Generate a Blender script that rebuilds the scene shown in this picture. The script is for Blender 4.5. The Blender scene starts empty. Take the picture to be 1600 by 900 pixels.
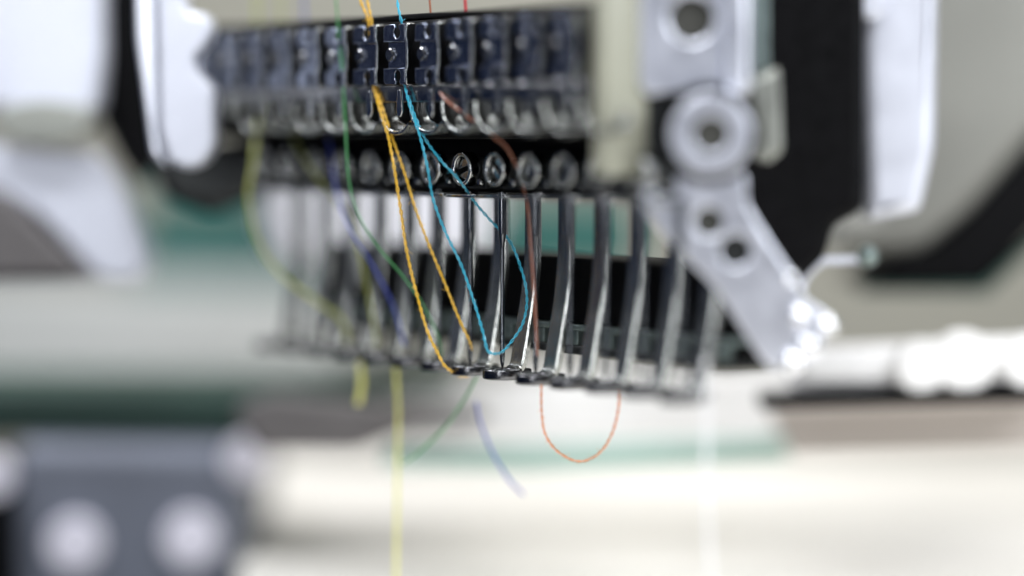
import bpy, bmesh, math, random
from mathutils import Vector, Matrix
random.seed(7)
sc = bpy.context.scene
C = sc.collection
S = 0.016                       # one needle pitch in metres; all numbers below are in pitches
FPX = 4285.0                    # focal length in pixels of a 1600 px wide frame
ZF = 48.0                       # focus distance
TH = math.atan(248/FPX)         # camera looks down a little
A = math.radians(55)            # the needle row runs away to the left at this angle

# ------------------------------------------------------------ camera
cd = bpy.data.cameras.new('camera'); cam = bpy.data.objects.new('camera', cd); C.objects.link(cam)
sc.camera = cam
cam.rotation_euler = (math.pi/2 - TH, 0, 0)
cd.sensor_width = 36; cd.lens = FPX*36/1600
cd.clip_start = 0.02; cd.clip_end = 60
cd.dof.use_dof = True; cd.dof.focus_distance = ZF*S
cd.dof.aperture_fstop = (cd.lens/1000)/(3.9*S)
sc.render.resolution_x = 1024; sc.render.resolution_y = 576

# ------------------------------------------------------------ world and lamps
w = bpy.data.worlds.new('World'); sc.world = w; w.use_nodes = True
wn = w.node_tree.nodes; wl = w.node_tree.links
bg = wn['Background']
tc = wn.new('ShaderNodeTexCoord'); sx = wn.new('ShaderNodeSeparateXYZ'); cr = wn.new('ShaderNodeValToRGB')
wl.new(tc.outputs['Generated'], sx.inputs[0]); wl.new(sx.outputs['Z'], cr.inputs[0]); wl.new(cr.outputs[0], bg.inputs[0])
cr.color_ramp.elements[0].position = 0.0; cr.color_ramp.elements[0].color = (.03, .045, .10, 1)
cr.color_ramp.elements[1].position = 0.55; cr.color_ramp.elements[1].color = (.42, .44, .46, 1)
bg.inputs[1].default_value = 0.55

def PXr(px, py, z):             # pixel + depth -> world point (pitches)
    x = (px-800)/FPX*z; y = -(py-450)/FPX*z
    return Vector((x, z*math.cos(TH)+y*math.sin(TH), y*math.cos(TH)-z*math.sin(TH)))

def zr(z): return 48/(1-.67*(1-48/z)) if z > 48 else z

def area(name, loc, target, sx_, sy_, power, col=(1, 1, 1)):
    l = bpy.data.lights.new(name, 'AREA'); l.shape = 'RECTANGLE'; l.size = sx_*S; l.size_y = sy_*S
    l.energy = power; l.color = col
    o = bpy.data.objects.new(name, l); C.objects.link(o)
    o.location = Vector(loc)*S
    d = (Vector(target)-Vector(loc)).normalized()
    o.rotation_euler = d.to_track_quat('-Z', 'Y').to_euler()
    return o
area('lamp_overhead_front', (-6, 18, 40), (0, 50, -3), 34, 8, 5.0, (.95, .97, 1))
area('added_fill_right', (34, 26, 16), (10, 54, -3), 10, 20, 2.9, (.93, .96, 1))  # unseen fill, added low on the right to brighten the background fronts
area('lamp_overhead_table', (10, 62, 36), (8, 66, -8), 54, 30, 4.3, (1, .985, .96))
area('added_reflection_light_left', (-23, 56, 24), (0, 48, -4), 12, 14, 2.6, (.92, .93, 1))  # unseen light, added so the bent foot arms catch a reflection
area('added_edge_light_behind_camera', (-18, -2, 5), (0, 48, -2), 5, 26, 1.15, (.95, .97, 1))  # unseen tall light, added to draw bright edges on the metal
vs = sc.view_settings; vs.view_transform = 'Standard'; vs.look = 'None'; vs.exposure = 0.35; vs.gamma = 1

# ------------------------------------------------------------ materials
def mat(name, col, metal=0.0, rough=0.5, var=0.12, nscale=60, bump=0.0, bscale=400, coat=0.0, stretch=(1, 1, 1)):
    m = bpy.data.materials.new(name); m.use_nodes = True
    n = m.node_tree.nodes; l = m.node_tree.links; p = n['Principled BSDF']
    t = n.new('ShaderNodeTexCoord'); mp = n.new('ShaderNodeMapping'); mp.inputs['Scale'].default_value = stretch
    l.new(t.outputs['Object'], mp.inputs[0])
    no = n.new('ShaderNodeTexNoise'); no.inputs['Scale'].default_value = nscale; no.inputs['Detail'].default_value = 6
    l.new(mp.outputs[0], no.inputs['Vector'])
    r = n.new('ShaderNodeValToRGB')
    r.color_ramp.elements[0].position = .3; r.color_ramp.elements[1].position = .7
    r.color_ramp.elements[0].color = (*[c*(1-var) for c in col], 1)
    r.color_ramp.elements[1].color = (*[min(1, c*(1+var)) for c in col], 1)
    l.new(no.outputs['Fac'], r.inputs[0]); l.new(r.outputs[0], p.inputs['Base Color'])
    p.inputs['Metallic'].default_value = metal
    mr = n.new('ShaderNodeMapRange'); mr.inputs['To Min'].default_value = max(.03, rough*.75); mr.inputs['To Max'].default_value = min(1, rough*1.35)
    l.new(no.outputs['Fac'], mr.inputs[0]); l.new(mr.outputs[0], p.inputs['Roughness'])
    if coat: p.inputs['Coat Weight'].default_value = coat
    if bump:
        n2 = n.new('ShaderNodeTexNoise'); n2.inputs['Scale'].default_value = bscale; n2.inputs['Detail'].default_value = 4
        l.new(mp.outputs[0], n2.inputs['Vector'])
        b = n.new('ShaderNodeBump'); b.inputs['Strength'].default_value = bump; b.inputs['Distance'].default_value = .0004
        l.new(n2.outputs['Fac'], b.inputs['Height']); l.new(b.outputs[0], p.inputs['Normal'])
    return m
M = {}
M['chrome'] = mat('polished_steel', (.50, .51, .50), 1, .13, .15, 500, .12, 900)
M['clip'] = mat('steel_with_painted_reflection', (.24, .265, .33), 1, .18, .15, 500, .12, 1200)  # bluish tint puts the navy reflection into the steel colour
M['rod'] = mat('dark_polished_steel', (.30, .30, .30), 1, .16, .2, 300, .15, 900)
M['needle'] = mat('needle_steel', (.20, .21, .22), 1, .18, .1, 400)
M['foot'] = mat('worn_foot_steel', (.38, .39, .37), 1, .22, .25, 350, .35, 1100, stretch=(1, 1, .3))
M['brushed'] = mat('satin_aluminium', (.80, .82, .90), 1, .36, .08, 120, .15, 700)
M['ring'] = mat('dark_ring_steel', (.15, .15, .155), 1, .2, .25, 400, .3, 1000)
M['glintpale'] = mat('painted_screw_glint', (.74, .72, .80), .0, .3, .05, 60)  # pale colour imitates out-of-focus glints on screw heads
M['left'] = mat('satin_left_metal', (.60, .62, .70), .3, .36, .10, 40)
M['bright'] = mat('bright_polished_metal', (.92, .93, .97), 1, .12, .04, 100)
M['satin'] = mat('satin_white_metal', (.66, .68, .76), .5, .40, .06, 80)
M['grey'] = mat('grey_metal', (.30, .31, .28), .6, .4, .12, 100)
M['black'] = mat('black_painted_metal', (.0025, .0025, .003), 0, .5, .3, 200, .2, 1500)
M['blackm'] = mat('dark_machined_metal', (.035, .037, .037), .8, .38, .3, 300, .3, 900)
M['ledge'] = mat('grey_green_ledge', (.20, .25, .24), .7, .35, .25, 400, .3, 900)
M['hole'] = mat('dark_recess', (.05, .05, .045), 0, .6)
M['beige'] = mat('beige_machine_paint', (.27, .27, .21), 0, .45, .08, 60)
M['arm'] = mat('warm_grey_machine_paint', (.20, .20, .18), 0, .4, .06, 20, coat=.3)
M['whitep'] = mat('white_plastic', (.86, .86, .92), 0, .35, .05, 40)
M['table'] = mat('cream_table_laminate', (.74, .715, .66), 0, .75, .05, 8)
M['cloth'] = mat('white_cloth', (.78, .77, .76), 0, .8, .06, 12)
M['pinkish'] = mat('pale_wood_edge', (.50, .45, .41), 0, .6, .1, 12)
M['wall'] = mat('greige_wall_paint', (.33, .32, .27), 0, .7, .06, 4)
M['teal'] = mat('teal_rubber_mat', (.008, .08, .068), 0, .5, .15, 10)
M['paleteal'] = mat('pale_teal_strip', (.33, .48, .42), 0, .5, .1, 10)
M['dgreen'] = mat('dark_green_enamel', (.012, .045, .032), 0, .5, .2, 12)
M['bluegrey'] = mat('blue_grey_casting', (.15, .165, .205), .2, .45, .2, 12)
M['taupe'] = mat('taupe_plastic', (.13, .12, .12), 0, .5, .2, 14)
M['palegrey'] = mat('pale_grey_laminate', (.42, .43, .415), 0, .5, .08, 6)
def thr(name, col, r=.45):
    m = mat(name, col, 0, r, .18, 900)
    p = m.node_tree.nodes['Principled BSDF']; p.inputs['Sheen Weight'].default_value = .4
    p.inputs['Coat Weight'].default_value = .4
    return m
for q in ('black','hole'): M[q].node_tree.nodes['Principled BSDF'].inputs['Specular IOR Level'].default_value = .08
T = dict(yellow=thr('golden_thread', (.74, .43, .008)), cyan=thr('cyan_thread', (.005, .36, .52)), green=thr('green_thread', (.03, .26, .06)),
         olive=thr('yellow_green_thread', (.30, .33, .04)), lemon=thr('pale_yellow_thread', (.72, .70, .16)), blue=thr('blue_thread', (.03, .06, .42)),
         orange=thr('orange_thread', (.78, .22, .02)), red=thr('red_thread', (.42, .05, .05)), white=thr('white_thread', (.8, .8, .82)),
         brown=thr('rust_thread', (.30, .08, .025)))

# ------------------------------------------------------------ builders
R = Vector((math.cos(A), -math.sin(A), 0))       # along the row, towards the camera
V = Vector((math.sin(A), math.cos(A), 0))        # backwards into the machine
FACE = Matrix(((1, 0, 0), (0, 0, -1), (0, 1, 0)))   # sheet drawn in x,z ; thickness along -y
SIDE = Matrix(((0, 0, 1), (1, 0, 0), (0, 1, 0)))    # sheet drawn in y,z ; thickness along x

def prop(o, label=None, cat=None, group=None, kind=None):
    if label: o['label'] = label
    if cat: o['category'] = cat
    if group: o['group'] = group
    if kind: o['kind'] = kind
    return o
def thing(name, label, cat, base, rot=0, group=None):
    o = bpy.data.objects.new(name, None); C.objects.link(o); o.empty_display_size = .005
    o.location = Vector(base)*S; o.rotation_euler = (0, 0, rot)
    return prop(o, label, cat, group)
def link(name, me, m, parent=None, smooth=True):
    me.materials.clear(); me.materials.append(m)
    for p in me.polygons: p.use_smooth = smooth
    o = bpy.data.objects.new(name, me); C.objects.link(o)
    if parent: o.parent = parent
    return o
def circ(cx, cy, rx, ry=None, n=28, a0=0):
    ry = rx if ry is None else ry
    return [(cx+rx*math.cos(a0+2*math.pi*k/n), cy+ry*math.sin(a0+2*math.pi*k/n)) for k in range(n)]
def sheet_mesh(loops, thick, bevel=0.0, mtx=FACE, off=(0, 0, 0), res=2):
    cu = bpy.data.curves.new('tmp', 'CURVE'); cu.dimensions = '2D'; cu.fill_mode = 'BOTH'
    cu.extrude = max(.0001, thick/2-bevel); cu.bevel_depth = bevel; cu.bevel_resolution = res
    if bevel: cu.offset = -bevel
    for lp in loops:
        sp = cu.splines.new('POLY'); sp.points.add(len(lp)-1); sp.use_cyclic_u = True
        for q, (x, y) in enumerate(lp): sp.points[q].co = (x, y, 0, 1)
    ob = bpy.data.objects.new('tmp', cu); C.objects.link(ob)
    dg = bpy.context.evaluated_depsgraph_get(); dg.update()
    me = bpy.data.meshes.new_from_object(ob.evaluated_get(dg))
    bpy.data.objects.remove(ob); bpy.data.curves.remove(cu)
    for v in me.vertices: v.co = (mtx @ v.co + Vector(off))*S
    return me
def flat_shade(me, ang=35):
    me.set_sharp_from_angle(angle=math.radians(ang))
def sheet(name, loops, thick, m, parent, bevel=0.0, mtx=FACE, off=(0, 0, 0), res=2):
    me = sheet_mesh(loops, thick, bevel, mtx, off, res)
    o = link(name, me, m, parent); flat_shade(me); return o
def boxm(bm, x0, x1, y0, y1, z0, z1, bev=0.0):
    r = bmesh.ops.create_cube(bm, size=1)
    for v in r['verts']:
        v.co = Vector(((x0+x1)/2+v.co.x*(x1-x0), (y0+y1)/2+v.co.y*(y1-y0), (z0+z1)/2+v.co.z*(z1-z0)))
    if bev:
        es = list({e for v in r['verts'] for e in v.link_edges})
        bmesh.ops.bevel(bm, geom=es, offset=bev, segments=3, affect='EDGES', profile=.5)
def fin(bm, name, m, parent=None):
    for v in bm.verts: v.co *= S
    me = bpy.data.meshes.new(name); bm.to_mesh(me); bm.free()
    o = link(name, me, m, parent); flat_shade(me); return o
def box(name, x0, x1, y0, y1, z0, z1, m, parent=None, bev=0.0):
    bm = bmesh.new(); boxm(bm, x0, x1, y0, y1, z0, z1, bev); return fin(bm, name, m, parent)
def lathe(name, prof, m, parent, axis='z', off=(0, 0, 0), n=32, sy=1.0):
    """profile of (radius, height) turned about an axis"""
    bm = bmesh.new(); rings = []
    for r, h in prof:
        ring = []
        for k in range(n):
            a = 2*math.pi*k/n; x, y = r*math.cos(a), r*math.sin(a)*sy
            c = Vector((x, y, h)) if axis == 'z' else Vector((x, -h, y))
            ring.append(bm.verts.new(c+Vector(off)))
        rings.append(ring)
    for a, b in zip(rings, rings[1:]):
        for k in range(n): bm.faces.new((a[k], a[(k+1) % n], b[(k+1) % n], b[k]))
    bm.faces.new(rings[0][::-1]); bm.faces.new(rings[-1])
    bmesh.ops.recalc_face_normals(bm, faces=bm.faces)
    return fin(bm, name, m, parent)
def sweep(name, pts, prof_fn, m, parent, side=Vector((1, 0, 0))):
    """sweep a rectangle (half width along `side`, half thickness across) along a path"""
    bm = bmesh.new(); rings = []
    for k, p in enumerate(pts):
        p = Vector(p); t = (Vector(pts[min(k+1, len(pts)-1)])-Vector(pts[max(k-1, 0)])).normalized()
        nrm = t.cross(side).normalized(); hw, ht = prof_fn(k/(len(pts)-1))
        c = min(hw, ht)*.45
        ring = [bm.verts.new(p+side*a+nrm*b) for a, b in ((-hw+c, -ht), (hw-c, -ht), (hw, -ht+c), (hw, ht-c), (hw-c, ht), (-hw+c, ht), (-hw, ht-c), (-hw, -ht+c))]
        rings.append(ring)
    for a, b in zip(rings, rings[1:]):
        for k in range(8): bm.faces.new((a[k], a[(k+1) % 8], b[(k+1) % 8], b[k]))
    bm.faces.new(rings[0][::-1]); bm.faces.new(rings[-1])
    bmesh.ops.recalc_face_normals(bm, faces=bm.faces)
    return fin(bm, name, m, parent)
def crom(P, n=10):
    P = [Vector(p) for p in P]; Q = [2*P[0]-P[1]]+P+[2*P[-1]-P[-2]]; out = []
    for i in range(1, len(Q)-2):
        for k in range(n):
            t = k/n; a, b, c, d = Q[i-1:i+3]
            out.append(.5*((2*b)+(c-a)*t+(2*a-5*b+4*c-d)*t*t+(3*b-a-3*c+d)*t**3))
    out.append(P[-1]); return out
def tube_into(bm, pts, rad, n=6):
    rings = []; up = Vector((0.1, 1, 0.05)).normalized()
    for k, p in enumerate(pts):
        t = (pts[min(k+1, len(pts)-1)]-pts[max(k-1, 0)]).normalized()
        a = t.cross(up)
        a = a.normalized() if a.length > 1e-6 else Vector((1, 0, 0))
        b = t.cross(a).normalized(); up = b if b.dot(up) > 0 else -b
        rings.append([bm.verts.new(p+(a*math.cos(2*math.pi*q/n)+b*math.sin(2*math.pi*q/n))*rad) for q in range(n)])
    for a, b in zip(rings, rings[1:]):
        for k in range(n): bm.faces.new((a[k], a[(k+1) % n], b[(k+1) % n], b[k]))
    bm.faces.new(rings[0][::-1]); bm.faces.new(rings[-1])
def resample(pts, step):
    out = [pts[0]]; acc = 0
    for a, b in zip(pts, pts[1:]):
        L = (b-a).length
        if L == 0: continue
        d = step-acc
        while d <= L:
            out.append(a+(b-a)*(d/L)); d += step
        acc = L-(d-step)
    out.append(pts[-1]); return out
def thread(name, segs, rad, m, label, group='embroidery threads', twist=True):
    """segs: list of strands, each a list of (px, py, depth); plied yarn when twist"""
    bm = bmesh.new()
    allp = [crom([PXr(*q) for q in s], 12) for s in segs]
    base = allp[0][0].copy()
    for pts in allp:
        pts = [p-base for p in pts]
        if twist:
            pts = resample(pts, .022); per = .27
            for ph in range(2):
                out = []
                for k, p in enumerate(pts):
                    t = (pts[min(k+1, len(pts)-1)]-pts[max(k-1, 0)]).normalized()
                    a = t.cross(Vector((0, 1, .02))).normalized(); b = t.cross(a)
                    an = 2*math.pi*(k*.022/per+ph/2)
                    rr = rad*.56*(1+.15*math.sin(k*.37+ph))
                    out.append(p+(a*math.cos(an)+b*math.sin(an))*rr)
                tube_into(bm, out, rad*.46, 6)
            for k in range(4, len(pts)-4, 5):       # loose fibres
                if random.random() < .55:
                    d = Vector((random.uniform(-1, 1), random.uniform(-1, 1), random.uniform(-1, 1))).normalized()
                    L = random.uniform(.04, .11); e = Vector((random.uniform(-1, 1), 0, random.uniform(-1, 1)))*.03
                    tube_into(bm, [pts[k], pts[k]+d*L*.6, pts[k]+d*L+e], .0028, 3)
        else:
            tube_into(bm, resample(pts, .08), rad, 8)
    bmesh.ops.recalc_face_normals(bm, faces=bm.faces)
    o = fin(bm, name, m); o.location = base*S
    return prop(o, label, 'thread', group)
def copy_tree(o, parent=None):
    c = o.copy(); C.objects.link(c); c.parent = parent
    for ch in o.children: copy_tree(ch, c)
    return c
ORD = ['', 'first', 'second', 'third', 'fourth', 'fifth', 'sixth', 'seventh', 'eighth']
def row(proto, base, idx, lab, group):
    """proto stands for index 0; lab(i) gives each label"""
    for i in idx:
        o = proto if i == 0 else copy_tree(proto)
        o.location = (base+R*i)*S+Vector((0, 0, random.uniform(-.012, .012) if i else 0))*S
        if i: o.rotation_euler.z += math.radians(random.uniform(-2.2, 2.2))
        prop(o, lab(i), None, group)
def lab_row(noun, near):
    def f(i):
        if i in near: return near[i]
        return 'blurred %s, %s to the %s of the %s' % (noun, ORD[abs(i)], 'left' if i < 0 else 'right', near['ref'])
    return f
def pxpoly(pts, b, z):
    return [((x-b[0])*z/FPX, -(y-b[1])*z/FPX) for x, y in pts]
def rnd(pts, r, n=5):
    """round the corners of a polygon given in pixels"""
    out = []; N = len(pts)
    for k in range(N):
        p = Vector(pts[k]); a = Vector(pts[k-1]); b = Vector(pts[(k+1) % N])
        ra = min(r, (a-p).length*.45); rb = min(r, (b-p).length*.45)
        A0 = p+(a-p).normalized()*ra; B0 = p+(b-p).normalized()*rb
        for q in range(n+1):
            t = q/n; out.append(tuple((1-t)**2*A0+2*t*(1-t)*p+t*t*B0))
    return out

# ------------------------------------------------------------ setting: wall, table
def camface(name, pts, b, z, depth, m, parent=None, bev=0.0, holes=(), off=0.0, r=0):
    """a thick body with an outline, standing at its own distance; returns mesh object placed at its base"""
    z = zr(z)
    if r: pts = rnd(pts, r)
    loops = [pxpoly(pts, b, z)]+[pxpoly(h, b, z) for h in holes]
    o = sheet(name, loops, depth, m, parent, bev, FACE, (0, depth/2+off, 0))
    if parent is None: o.location = PXr(b[0], b[1], z)*S
    return o
wy = 97
wallo = box('wall', -60, 60, wy, wy+3, -60, 90, M['wall']); prop(wallo, kind='structure')
TBL = -9.3
tab = sheet('table_surface', [[(-2, 18), (50, 18), (50, 80), (-7.6, 80), (-5.75, 57)]], 1.2, M['table'], None, .1, Matrix.Identity(3), (0, 0, TBL-.6)); prop(tab, kind='structure')
flo = box('floor', -100, 100, -60, 97, -62, -60, M['wall']); prop(flo, kind='structure')

# far things on and behind the table
def far(name, label, cat, pts, z, depth, m, bev=.2, r=10, group=None):
    b = (sum(p[0] for p in pts)/len(pts), max(p[1] for p in pts))
    o = camface(name, pts, b, z, depth, m, None, bev, r=r)
    return prop(o, label, cat, group)
far('workbench', 'pale grey workbench seen far behind on the left', 'bench', [(-120, 436), (520, 446), (560, 600), (-120, 620)], 120, 8, M['palegrey'])
far('cabinet', 'teal cabinet far behind, left of the needle row', 'cabinet', [(215, 310), (1000, 300), (1000, 440), (190, 448)], 128, 6, M['teal'])
far('white_housing', 'bright white machine housing blurred behind the needles', 'housing', [(408, 255), (775, 255), (772, 395), (700, 415), (425, 410), (400, 360)], 66, 6, M['whitep'], bev=.4, r=26)
far('floor_rail', 'dark green rail crossing low behind on the left', 'rail', [(-120, 600), (420, 603), (700, 588), (720, 606), (420, 650), (370, 680), (-120, 690)], 68, 4, M['dgreen'])
far('frame_bar', 'taupe embroidery frame bar below the far needles', 'bar', [(362, 640), (420, 618), (560, 632), (760, 644), (760, 664), (640, 672), (560, 708), (400, 706)], 62, 1.2, M['taupe'], r=18)
far('white_cloth_panel', 'white cloth stretched below the needle row', 'cloth', [(400, 630), (560, 604), (700, 590), (1250, 565), (1250, 640), (1200, 700), (700, 700), (400, 690)], 74, .8, M['cloth'], r=14)
far('green_strip', 'thin teal strip lying along the back edge of the table', 'strip', [(600, 704), (820, 700), (1225, 686), (1235, 722), (820, 738), (600, 732)], 62, .6, M['paleteal'], bev=.05, r=6)
t = thing('white_rail', 'bright white rail with discs drawn as blurred glints at the right background', 'rail', PXr(1440, 612, zr(57)))
camface('rail_body', [(1236, 552), (1700, 530), (1700, 612), (1240, 616)], (1440, 612), 57, 1.5, M['cloth'], t, .25, r=12)
for x_, y_, r_ in ((1436, 573, 42), (1504, 566, 48), (1612, 568, 46)):  # white discs drawn in place of blurred highlights along the rail
    kk = zr(57)/FPX
    lathe('cap_or_glint_disc', [(.001, .30), (r_*kk*.85, .28), (r_*kk*.97, .2), (r_*kk, .1), (r_*kk, -.2)], M['cloth'], t, 'y', ((x_-1440)*kk, -.02, -(y_-612)*kk), 40)
far('rail_black_bar', 'black bar under the white rail on the right', 'bar', [(1190, 618), (1700, 598), (1700, 626), (1190, 640)], 56.5, 1, M['black'], bev=.05, r=4)  # a solid bar, black all over
far('pale_board', 'pale pinkish board under the black bar on the right', 'board', [(1200, 638), (1700, 622), (1700, 700), (1240, 712)], 60, .8, M['pinkish'], bev=.1, r=6)

# grey machine arm upper right
t = thing('machine_arm', 'warm grey curved machine arm at the upper right', 'machine', PXr(1450, 400, zr(62)))
camface('arm_body', [(1370, -120), (1760, -120), (1760, 60), (1640, 190), (1520, 330), (1440, 395), (1300, 398), (1300, 330), (1370, 330)], (1450, 400), 62, 10, M['arm'], t, .5, r=26)
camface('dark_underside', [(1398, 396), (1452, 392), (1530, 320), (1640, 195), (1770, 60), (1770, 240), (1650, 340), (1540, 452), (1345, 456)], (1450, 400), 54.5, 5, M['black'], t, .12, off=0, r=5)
camface('teal_trim', [(1340, 455), (1545, 452), (1680, 330), (1684, 338), (1550, 464), (1338, 462)], (1450, 400), 54.4, .8, M['dgreen'], t, .05, off=-.1)
t2 = far('white_post', 'bright white upright post in front of the grey machine arm', 'post', [(1345, -120), (1465, -120), (1462, 230), (1440, 330), (1356, 345), (1345, 100)], 53.5, 1.6, M['satin'], bev=.25, r=14)
lathe('cap_or_glint_disc', [(.0, .35), (.2, .34), (.29, .25), (.31, .1), (.31, 0)], M['satin'], t2, 'y', (-48*zr(53.5)/FPX, 0, 337*zr(53.5)/FPX))
t = thing('black_housing', 'black machine housing between steel bracket and white post', 'housing', PXr(1240, 440, zr(52.5)))
camface('housing_body', [(1150, -120), (1348, -120), (1350, 330), (1302, 352), (1292, 402), (1262, 432), (1246, 452), (1130, 430), (1120, 200)], (1240, 440), 52.5, 3, M['black'], t, .25, r=18)
camface('hooked_edge', [(1244, 458), (1254, 422), (1280, 402), (1366, 400), (1366, 412), (1290, 414), (1272, 430), (1256, 456)], (1240, 440), 50.5, .3, M['left'], t, .06, off=.2, r=6)
lathe('edge_stud', [(0, .2), (.12, .17), (.18, .08), (.2, 0), (.2, -.1)], M['ledge'], t, 'y', (118*zr(52)/FPX, .1, 40*zr(52)/FPX))
t = thing('steel_lever', 'grey steel lever block right of the round knob', 'lever', PXr(1200, 250, 44.3))
camface('lever_block', [(1172, 120), (1218, 105), (1224, 235), (1200, 256), (1170, 240)], (1200, 250), 44.3, 1, M['grey'], t, .12, r=10)
camface('lever_plate', [(1176, -60), (1198, -60), (1200, 112), (1176, 112)], (1200, 250), 44.3, .5, M['ledge'], t, .05, r=5)

# left brackets, far end of the head
t = thing('end_bracket', 'white notched metal bracket at the far left end of the row', 'bracket', PXr(290, 262, zr(53.6)))
camface('bracket_plate', [(243, -120), (288, -120), (290, 18), (322, 22), (334, 45), (322, 72), (304, 88), (306, 112), (334, 138), (337, 228), (318, 256), (290, 266), (262, 252), (248, 205)], (290, 262), 53.6, .9, M['left'], t, .1, r=12)
camface('bracket_side', [(212, -120), (238, -120), (246, 205), (258, 262), (236, 240), (214, 60)], (290, 262), 54.2, .8, M['brushed'], t, .06, r=8)
t = thing('side_bracket', 'bright white bracket with diagonal arm at the far left edge', 'bracket', PXr(80, 230, zr(60)))
camface('upper_plate', [(-80, -120), (158, -120), (160, 90), (152, 175), (-80, 165)], (80, 230), 60, 1, M['left'], t, .12, r=14)
lathe('pivot', [(0, .9), (.9, .88), (1.0, .75), (1.0, 0)], M['grey'], t, 'y', (0, 0, .52), sy=.42)
camface('diagonal_arm', [(-60, 222), (150, 236), (190, 300), (232, 400), (222, 440), (150, 440), (60, 340), (-60, 270)], (80, 230), 60, .9, M['left'], t, .15, off=.1, r=24)
far('dark_slot', 'black sheet painted as the dark gap between the two left brackets', 'panel', [(140, -120), (225, -120), (250, 180), (262, 250), (215, 290), (185, 250), (150, 180)], 63, 1.5, M['black'], bev=.1, r=10)  # sheet fills the open gap; its darkness is put into the colour
far('dark_case', 'dark taupe case under the diagonal arm at the far left', 'case', [(-120, 285), (10, 300), (150, 440), (-120, 446)], 60, 2, M['taupe'], bev=.2, r=16)
far('motor_case', 'dark grey case behind the far end of the row', 'case', [(235, 240), (430, 210), (420, 300), (330, 340), (250, 310)], 59, 3, M['blackm'], bev=.3, r=20)

# lower-left casting; pale discs stand for the blurred highlights on its screws
t = thing('foreground_casting', 'blue grey metal casting with screws drawn as pale glint discs at the lower left', 'casting', PXr(180, 960, zr(67)))
camface('casting_body', [(30, 690), (370, 694), (392, 740), (372, 960), (26, 960), (18, 720)], (180, 960), 67, 7, M['bluegrey'], t, .4, r=28)
camface('casting_side', [(-140, 760), (24, 756), (24, 960), (-140, 960)], (180, 960), 67.4, 5, M['black'], t, .2, r=10)
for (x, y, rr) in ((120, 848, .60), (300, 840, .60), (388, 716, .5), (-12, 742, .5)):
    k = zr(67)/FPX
    lathe('screw', [(.001, .26), (rr*.93, .25), (rr, .19), (rr, -.1)], M['glintpale'], t, 'y', ((x-180)*k, -.02, -(y-960)*k))

# ------------------------------------------------------------ needle head case
CB = PXr(620, 85, ZF)                 # clip row reference
def zof(py, px=620, z=ZF): return PXr(px, py, z).z
zt = zof(22); zb = zof(301)
case = thing('embroidery_head', 'black needle head housing with beige end behind the clips', 'machine head', CB, -A)
L0, L1 = -8.2, 5.5
box('front_panel', L0, L1, .55, 1.9, zof(216)-CB.z, zof(30)-CB.z, M['black'], case, .03)
box('lower_panel', L0, L1-.6, 1.5, 2.3, zb-CB.z, zof(216)-CB.z-.004, M['black'], case, .03)
box('top_rail', L0, L1+.02, .32, 1.5, zof(30)-CB.z+.003, zof(21)-CB.z, M['black'], case, .02)
box('clip_rail', L0, L1, .10, .54, zof(160)-CB.z, zof(133)-CB.z, M['rod'], case, .03)
box('backing_strip', L0, L1, .22, .545, zof(130)-CB.z, zof(33)-CB.z, M['black'], case, .02)
box('end_cap', L1+.03, L1+.32, .15, 1.05, zof(268)-CB.z, zof(-60)-CB.z, M['beige'], case, .06)
box('lower_rail', L0, L1-.6, 1.5, 2.2, zof(309)-CB.z, zb-CB.z-.004, M['blackm'], case, .02)

near = {0: 'sharp bright thread clip holding the cyan thread', -1: 'sharp thread clip holding the two golden threads', -2: 'slightly blurred thread clip crossed by the green thread',
        1: 'slightly blurred thread clip just right of the cyan thread clip', 2: 'blurred thread clip below the red thread', 'ref': 'clip holding the cyan thread'}
cl = thing('thread_clip', '', 'thread clip', CB, -A)
k = 1/89.3
def clip_panel(u0, u1, z0, z1, notch, top):
    """outline with a keyhole notch cut from top or bottom edge"""
    c = notch; r = .105; g = .055; pts = []
    if top:
        pts = [(u0, z0), (u1, z0), (u1, z1), (c+g+.03, z1)]
        a0 = math.radians(62); zc = z1-.15
        for q in range(17):
            a = a0-(math.pi*2-2*(math.pi/2-a0)+0)*q/16
            a = math.radians(58)-math.radians(296)*q/16
            pts.append((c+r*math.cos(a), zc+r*math.sin(a)))
        pts += [(c-g-.03, z1), (u0+.06, z1), (u0, z1-.06)]
    else:
        pts = [(u1, z1), (u0, z1), (u0, z0+.06), (u0+.06, z0), (c-g-.03, z0)]
        zc = z0+.15
        for q in range(17):
            a = math.radians(238)-math.radians(296)*q/16
            pts.append((c+r*math.cos(a), zc+r*math.sin(a)))
        pts += [(c+g+.03, z0), (u1, z0)]
    return pts
zA, zB, zC_, zD = .53, .22, -.24, -.53
sheet('upper_plate', [clip_panel(-.40, .28, zB, zA, .03, True)], .05, M['clip'], cl, .014)
sheet('middle_plate', [[(-.36, zC_+.0), (.27, zC_), (.27, zB), (-.36, zB)]], .04, M['clip'], cl, .01, off=(0, .075, 0))
sheet('lower_plate', [clip_panel(-.40, .28, zD, zC_, .05, False)], .05, M['clip'], cl, .014)
hour = [(-.02, zD-.01), (.17, zD-.01), (.19, zD+.1), (.10, -.16), (.07, 0), (.10, .14), (.19, .36), (.16, zA+.01), (-.02, zA+.01), (-.03, .3), (.0, .2), (.0, -.2), (-.03, -.3)]
sheet('side_flange', [hour], .055, M['chrome'], cl, .018, SIDE, (.31, 0, 0))
lathe('rivet', [(.0, .05), (.10, .05), (.118, .035), (.125, 0), (.125, -.02)], M['rod'], cl, 'y', (-.27, .05, 0), 24)
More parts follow.
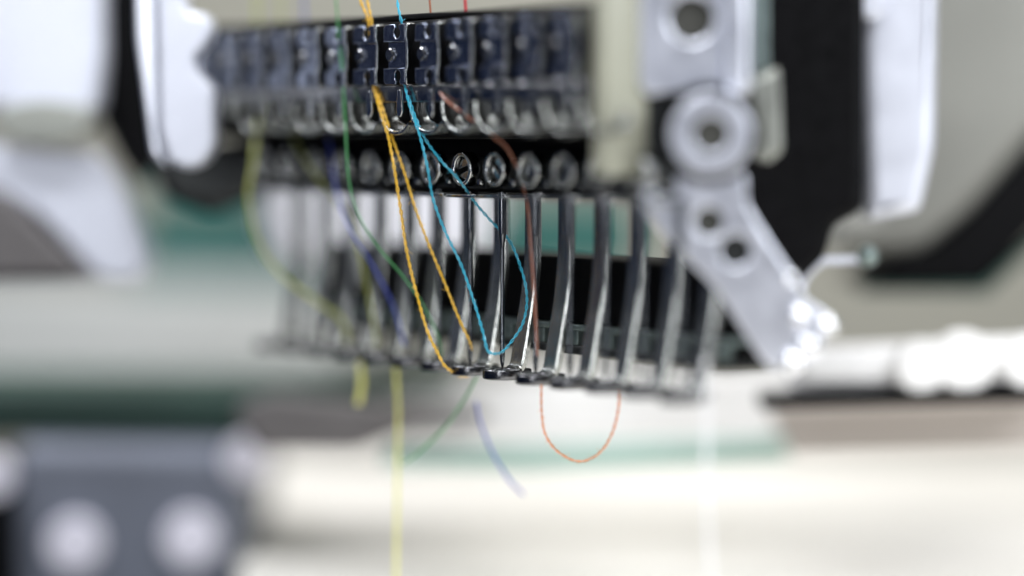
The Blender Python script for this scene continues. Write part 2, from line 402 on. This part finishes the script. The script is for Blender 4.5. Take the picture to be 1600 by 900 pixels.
# tongue that hangs below the clip
tong = [(-.05, .22), (.05, .22)]+[(.095*math.cos(a), -.11+.15*math.sin(a)) for a in [math.radians(20-22*q) for q in range(11)]]
sheet('tongue', [tong], .05, M['chrome'], cl, .018, off=(.19, -.06, zof(160)-CB.z))
row(cl, CB, range(-7, 6), lab_row('thread clip', near), 'thread clips in a row on the needle head')

# curved guide hooks under the clips
HB = PXr(650, 180, ZF)
near = {0: 'sharp curved hook below the clip, right beside the cyan thread', -1: 'sharp curved hook crossed by the golden threads', 1: 'curved hook crossed by the rust thread', 'ref': 'hook beside the cyan thread'}
hk = thing('guide_hook', '', 'hook', HB, -A)
hp = crom([(0, 0, .45), (0, 0, .12), (.05, 0, -.06), (.22, 0, -.22), (.5, 0, -.30), (.8, 0, -.27), (.98, 0, -.14)], 6)
sweep('hook_strip', hp, lambda t: (.13, .038), M['foot'], hk, Vector((0, 1, 0)))
sheet('hook_web', [[(q.x*1.0, q.z) for q in hp]+[(.9, .05), (.55, -.16), (.3, -.08), (.16, .1), (.12, .45)]], .04, M['rod'], hk, .01, off=(0, .12, 0))
lathe('hook_pin', [(0, .1), (.05, .1), (.06, .07), (.06, 0)], M['chrome'], hk, 'y', (.13, .08, .36), 16)
row(hk, HB, range(-6, 6), lab_row('hook', near), 'curved guide hooks under the clips')

# clamps with slotted screws
SB = PXr(728, 264, ZF)
near = {0: 'sharp round clamp screw with a nearly level slot, right of the cyan thread', -1: 'sharp round clamp screw with a steep diagonal slot behind the cyan thread', -2: 'slightly blurred clamp screw between the golden threads and cyan thread',
        1: 'blurred clamp screw just right of the one with the level slot', 'ref': 'clamp screw with the level slot'}
cp = thing('needle_clamp', '', 'clamp', SB, -A)
def ringm(name, ro, ri, y0, y1, m, parent, bev=.03, n=40):
    return sheet(name, [circ(0, 0, ro, n=n), circ(0, 0, ri, n=n)], y1-y0, m, parent, bev, FACE, (0, (y0+y1)/2, 0), 3)
ringm('collar', .31, .215, -.12, .12, M['chrome'], cp, .045)
scr = thing('clamp_screw', '', 'x', (0, 0, 0)); del scr['category']; scr.parent = cp
bpy.data.objects.remove(scr)
def screwhead(parent, ang):
    sw = .042; pts = []
    lo, up = [], []
    r = .19
    a1 = math.asin(sw/r)
    for q in range(17): a = a1+(math.pi-2*a1)*q/16; up.append((r*math.cos(a), r*math.sin(a)))
    for q in range(17): a = -a1-(math.pi-2*a1)*q/16; lo.append((r*math.cos(a), r*math.sin(a)))
    o = sheet('slotted_screw', [up, lo], .14, M['chrome'], parent, .02, FACE, (0, .05, 0))
    o.location = (0, 0, 0); o.rotation_euler = (0, ang, 0)
    b = sheet('slot_floor', [circ(0, 0, .2)], .05, M['black'], o, 0, FACE, (0, .11, 0))
    return o
sh = screwhead(cp, math.radians(-15))
box('clamp_block', -.16, .42, .13, .5, -.36, .20, M['blackm'], cp, .05)
box('guide_plate', -.42, .50, -.15, .50, -.50, -.435, M['chrome'], cp, .018)
lathe('set_pin', [(.0, .06), (.05, .06), (.07, .03), (.07, 0)], M['chrome'], cp, 'y', (.40, .06, -.22), 16)
row(cp, SB, range(-7, 6), lab_row('clamp screw', near), 'clamp screws along the needle head')
for o in list(C.objects):
    if o.name.startswith('slotted_screw') and o is not sh:
        o.rotation_euler = (0, random.uniform(-1.5, 1.5), 0)
# screw just left of the reference one is turned steeply
for o in C.objects:
    if o.name.startswith('needle_clamp') and (o.location-(SB-R)*S).length < 3e-4:
        for c in o.children:
            if c.name.startswith('slotted'): c.rotation_euler = (0, math.radians(52), 0)
    if o.name.startswith('needle_clamp') and (o.location-(SB+R)*S).length < 3e-4:
        for c in o.children:
            if c.name.startswith('slotted'): c.rotation_euler = (0, math.radians(38), 0)

# needles
NB = PXr(785, 576, ZF)
near = {0: 'sharp needle with the cyan thread looped past it', -1: 'sharp dark needle whose eye holds the golden thread', 1: 'blurred needle beside the rust thread', 'ref': 'needle with the cyan thread'}
nd = thing('needle', '', 'needle', NB, -A)
H = zof(300, 785)-NB.z; hs = zof(367, 785)-NB.z
lathe('needle_shank', [(.075, H), (.075, hs+.04), (.070, hs)], M['needle'], nd, 'z', n=20)
lathe('needle_blade', [(.068, hs-.001), (.045, hs-.16), (.040, hs-.3), (.038, .40), (.046, .34), (.046, .20), (.036, .10), (.012, .0), (.002, -.06)], M['needle'], nd, 'z', n=16)
lathe('needle_eye', [(0, .052), (.016, .052), (.018, .048)], M['hole'], nd, 'y', (0, 0, .27), 14, sy=3)
row(nd, NB, range(-7, 6), lab_row('needle', near), 'needles in a row')

# presser feet
near = {0: 'sharp presser foot ring around the needle with the cyan thread', -1: 'sharp presser foot ring around the golden thread needle', 1: 'slightly blurred presser foot just right of the sharpest one',
        5: 'most blurred presser foot with wide curved arm at the right end', -8: 'most blurred presser foot at the far left end', 'ref': 'foot at the cyan thread'}
pf = thing('presser_foot', '', 'presser foot', NB, -A)
ap = crom([(0, .66, H+.02), (0, .66, 2.2), (0, .64, 1.7), (0, .58, 1.2), (0, .49, .75), (0, .41, .35), (0, .36, .12), (0, .30, .0), (0, .22, -.04)], 6)
sweep('arm', ap, lambda t: (.175+.03*math.sin(t*3), .075-.01*t), M['foot'], pf)
me = sheet('ring', [circ(0, 0, .35, n=44), circ(0, 0, .17, n=36)], .18, M['ring'], pf, .035, Matrix.Identity(3), (0, 0, -.09), 3)
sheet('toe_plate', [[(-.16, .24), (.16, .24), (.18, .50), (-.18, .50)]], .17, M['ring'], pf, .03, Matrix.Identity(3), (0, 0, -.09))
row(pf, NB, range(-8, 6), lab_row('presser foot', near), 'presser feet in a row')

# black cover beam behind the feet, with slots
BB = PXr(880, 545, ZF)
bz = lambda py: zof(py, 880)-BB.z
bmth = thing('cover_beam', 'long black cover beam with slots behind the presser feet', 'cover', BB, -A)
box('beam_body', -8.2, 4.5, .12, 1.4, bz(505), bz(402), M['black'], bmth, .04)
box('beam_ledge', -8.2, 4.5, 0, 1.2, bz(514), bz(505)-.004, M['ledge'], bmth, .02)
box('beam_core', -8.2, 4.5, .25, 1.2, bz(538), bz(514)-.004, M['black'], bmth)
box('beam_foot', -8.2, 4.5, 0, 1.2, bz(552), bz(538)-.004, M['blackm'], bmth, .03)
bm = bmesh.new()
for q in range(13): boxm(bm, -8.0+q*1.0, -7.62+q*1.0, .03, .24, bz(538), bz(514)-.004, .02)
fin(bm, 'beam_posts', M['ledge'], bmth)

# ------------------------------------------------------------ near-end bracket
nb = thing('near_bracket', 'bright steel bracket with a hole and diagonal arm in the right foreground', 'bracket', PXr(1110, 275, 43.8))
b0 = (1110, 275)
camface('upper_plate', [(998, -120), (1130, -120), (1130, 138), (1060, 143), (1010, 150), (998, 130)], b0, 43.8, .5, M['brushed'], nb, .05, [circ(1080, 30, 36)], r=8)
camface('hole_bottom', circ(1080, 30, 40), b0, 43.8, .08, M['hole'], nb, 0, off=.14)
camface('plate_flange', [(1128, -120), (1172, -120), (1172, 140), (1158, 150), (1128, 142)], b0, 43.8, .9, M['brushed'], nb, .14, off=-.12, r=10)
camface('dark_web', [(1000, 152), (1064, 146), (1170, 150), (1168, 270), (1006, 272)], b0, 43.8, .3, M['blackm'], nb, .05, off=.2, r=6)
camface('lower_plate', [(1002, 276), (1166, 270), (1168, 320), (1215, 395), (1258, 455), (1252, 530), (1216, 584), (1190, 560), (1120, 450), (1040, 370), (1008, 330)], b0, 43.8, .45, M['brushed'], nb, .04, [circ(1108, 347, 23), circ(1150, 392, 25)], r=14)
camface('hole_bottom', circ(1108, 347, 26), b0, 43.8, .06, M['hole'], nb, 0, off=.07)
camface('hole_bottom', circ(1150, 392, 28), b0, 43.8, .06, M['blackm'], nb, 0, off=.07)
z = 43.8/FPX
for (x, y, r_) in ((1236, 436, .11), (1294, 510, .17), (1250, 494, .17), (1262, 540, .19), (1240, 566, .19)):  # studs added to give bright glints at the bracket tip
    lathe('added_glint_stud', [(r_*math.cos(q*math.pi/16)+.001, r_*math.sin(q*math.pi/16)) for q in range(8, -1, -1)]+[(r_, -.12)], M['bright'], nb, 'y', ((x-1110)*z, .02, -(y-275)*z), 24)
camface('stud_plate', [(1226, 446), (1262, 470), (1304, 498), (1300, 522), (1276, 560), (1240, 580), (1218, 570)], b0, 43.8, .2, M['brushed'], nb, .05, off=.02, r=8)
kb = thing('round_knob', 'round grey steel roller with a dark centre hole between the bracket plates', 'roller', PXr(1110, 210, 43.4))
z = 43.4/FPX
lathe('dark_washer', [(0, 0), (80*z, 0), (80*z, -.1)], M['black'], kb, 'y', (0, .36, 0))
ring = sheet('roller_ring', [circ(0, 0, 64*z, n=48), circ(0, 0, 29*z, n=32)], .5, M['brushed'], kb, .04, FACE, (0, .1, 0), 4)
lathe('centre_hole', [(0, 0), (31*z, 0), (31*z, -.1)], M['hole'], kb, 'y', (0, -.06, 0))

# ------------------------------------------------------------ threads
Z0 = ZF
thread('thread_strand', [[(624, -40, 48), (621, 0, 48), (627, 34, 47.97), (632, 60, 48.3), (627, 100, 48.3), (633, 134, 47.9), (640, 165, 47.8), (656, 212, 47.7), (668, 262, 47.6), (677, 312, 47.7), (697, 365, 47.7), (721, 415, 47.7), (740, 470, 47.7), (755, 520, 47.6), (762, 548, 47.55), (775, 553, 47.6), (786, 549, 47.85), (802, 530, 47.95), (816, 508, 48.05), (823, 478, 48.1), (821, 445, 48.1), (811, 410, 48.2), (795, 375, 48.3), (765, 343, 48.3), (742, 316, 48.1), (716, 280, 47.6), (690, 252, 47.6), (664, 216, 47.7), (648, 180, 47.8), (638, 150, 47.9)]], .027, T['cyan'], 'sharp cyan twisted thread hanging from the clip and looping round the needle')
thread('thread_strand', [[(560, -40, 48.7), (563, 0, 48.7), (573, 24, 48.75), (578, 50, 48.8), (580, 90, 49.1), (583, 130, 48.8), (594, 172, 48.6), (607, 215, 48.5), (618, 275, 48.4), (626, 330, 48.4), (636, 395, 48.4), (650, 455, 48.4), (667, 515, 48.4), (684, 552, 48.45), (697, 574, 48.5), (722, 588, 48.9), (742, 583, 49.0)]], .030, T['yellow'], 'golden yellow twisted thread, the left strand ending at a presser foot')
thread('thread_strand', [[(571, -40, 48.7), (574, 0, 48.7), (580, 30, 48.72), (584, 60, 48.8), (584, 100, 49.1), (586, 133, 48.8), (600, 175, 48.6), (614, 218, 48.55), (632, 270, 48.5), (650, 328, 48.5), (670, 382, 48.5), (694, 440, 48.5), (716, 495, 48.55), (733, 532, 48.6), (737, 548, 48.8)]], .027, T['yellow'], 'golden yellow twisted thread, the right strand ending in a needle eye')
thread('thread_strand', [[(521, -40, 49.5), (525, 0, 49.5), (530, 60, 49.6), (536, 130, 49.5), (540, 200, 49.3), (545, 280, 49.2), (560, 335, 49.2), (590, 385, 49.2), (630, 432, 49.2), (660, 475, 49.3), (684, 525, 49.5), (690, 556, 49.6)]], .016, T['green'], 'slightly blurred green thread left of the golden threads', twist=False)
thread('thread_strand', [[(745, 590, 49.6), (725, 625, 49.9), (695, 668, 50.1), (655, 706, 50.3), (630, 725, 50.5)]], .022, T['green'], 'loose green thread tail slanting below the presser feet', twist=False)
thread('thread_strand', [[(474, -40, 51.6), (476, 30, 51.7), (484, 120, 51.7), (500, 190, 51.7), (514, 222, 51.3), (526, 300, 50.8), (548, 360, 50.0), (585, 420, 50.1), (615, 480, 50.3), (632, 540, 50.4)]], .020, T['blue'], 'blurred blue thread among the far needles', twist=False)
thread('thread_strand', [[(744, 628, 50.3), (752, 665, 50.4), (772, 712, 50.5), (797, 752, 50.7), (818, 772, 50.8)]], .026, T['blue'], 'loose blue thread tail below the presser feet', twist=False)
thread('thread_strand', [[(438, -40, 52.6), (440, 60, 52.6), (450, 190, 52.6), (490, 270, 51.8), (545, 340, 51.4), (570, 430, 51.1), (590, 540, 51.2)]], .024, T['olive'], 'strongly blurred olive thread right of the wide yellow green curve', twist=False)
thread('thread_strand', [[(400, -40, 53.2), (403, 60, 53.2), (406, 150, 53.0), (396, 250, 52.3), (388, 310, 52), (402, 375, 52), (435, 425, 52), (490, 468, 52), (532, 498, 52.1), (545, 535, 52.1)]], .034, T['olive'], 'blurred yellow green thread bulging in a wide curve at the left', twist=False)
thread('thread_strand', [[(562, 566, 52), (565, 600, 52), (560, 632, 52)]], .05, T['lemon'], 'short pale yellow thread tail under the far presser feet', twist=False)
thread('thread_strand', [[(618, 572, 51.2), (622, 640, 51.2), (621, 720, 51.2), (620, 800, 51.2), (618, 960, 51.2)]], .032, T['lemon'], 'long pale yellow thread hanging straight down below the feet', twist=False)
thread('thread_strand', [[(668, -40, 48.3), (672, 10, 48.4), (676, 60, 48.5), (680, 110, 48.4), (690, 148, 47), (730, 182, 46.6), (770, 212, 46.3), (798, 240, 46.5), (822, 310, 46.9), (829, 380, 46.95), (834, 450, 46.95), (838, 520, 46.95), (840, 556, 47.1)]], .019, T['brown'], 'blurred rust coloured thread crossing the hooks to a needle', twist=False)
thread('thread_strand', [[(846, 592, 47.2), (846, 640, 47.25), (852, 678, 47.3), (872, 706, 47.3), (905, 721, 47.3), (936, 708, 47.2), (956, 678, 47.1), (966, 640, 47), (967, 608, 46.9)]], .021, T['orange'], 'orange thread hanging in a U loop below the presser feet')
thread('thread_strand', [[(724, -40, 47.5), (728, 20, 47.5), (733, 90, 47.6), (738, 135, 47.6), (742, 190, 47.6)]], .034, T['red'], 'blurred dark red thread crossing the clips right of the cyan thread', twist=False)
thread('thread_strand', [[(1102, 560, 43.6), (1104, 640, 43.6), (1104, 740, 43.5), (1108, 840, 43.5), (1114, 960, 43.4)]], .03, T['white'], 'blurred white thread hanging below the near end bracket', twist=False)
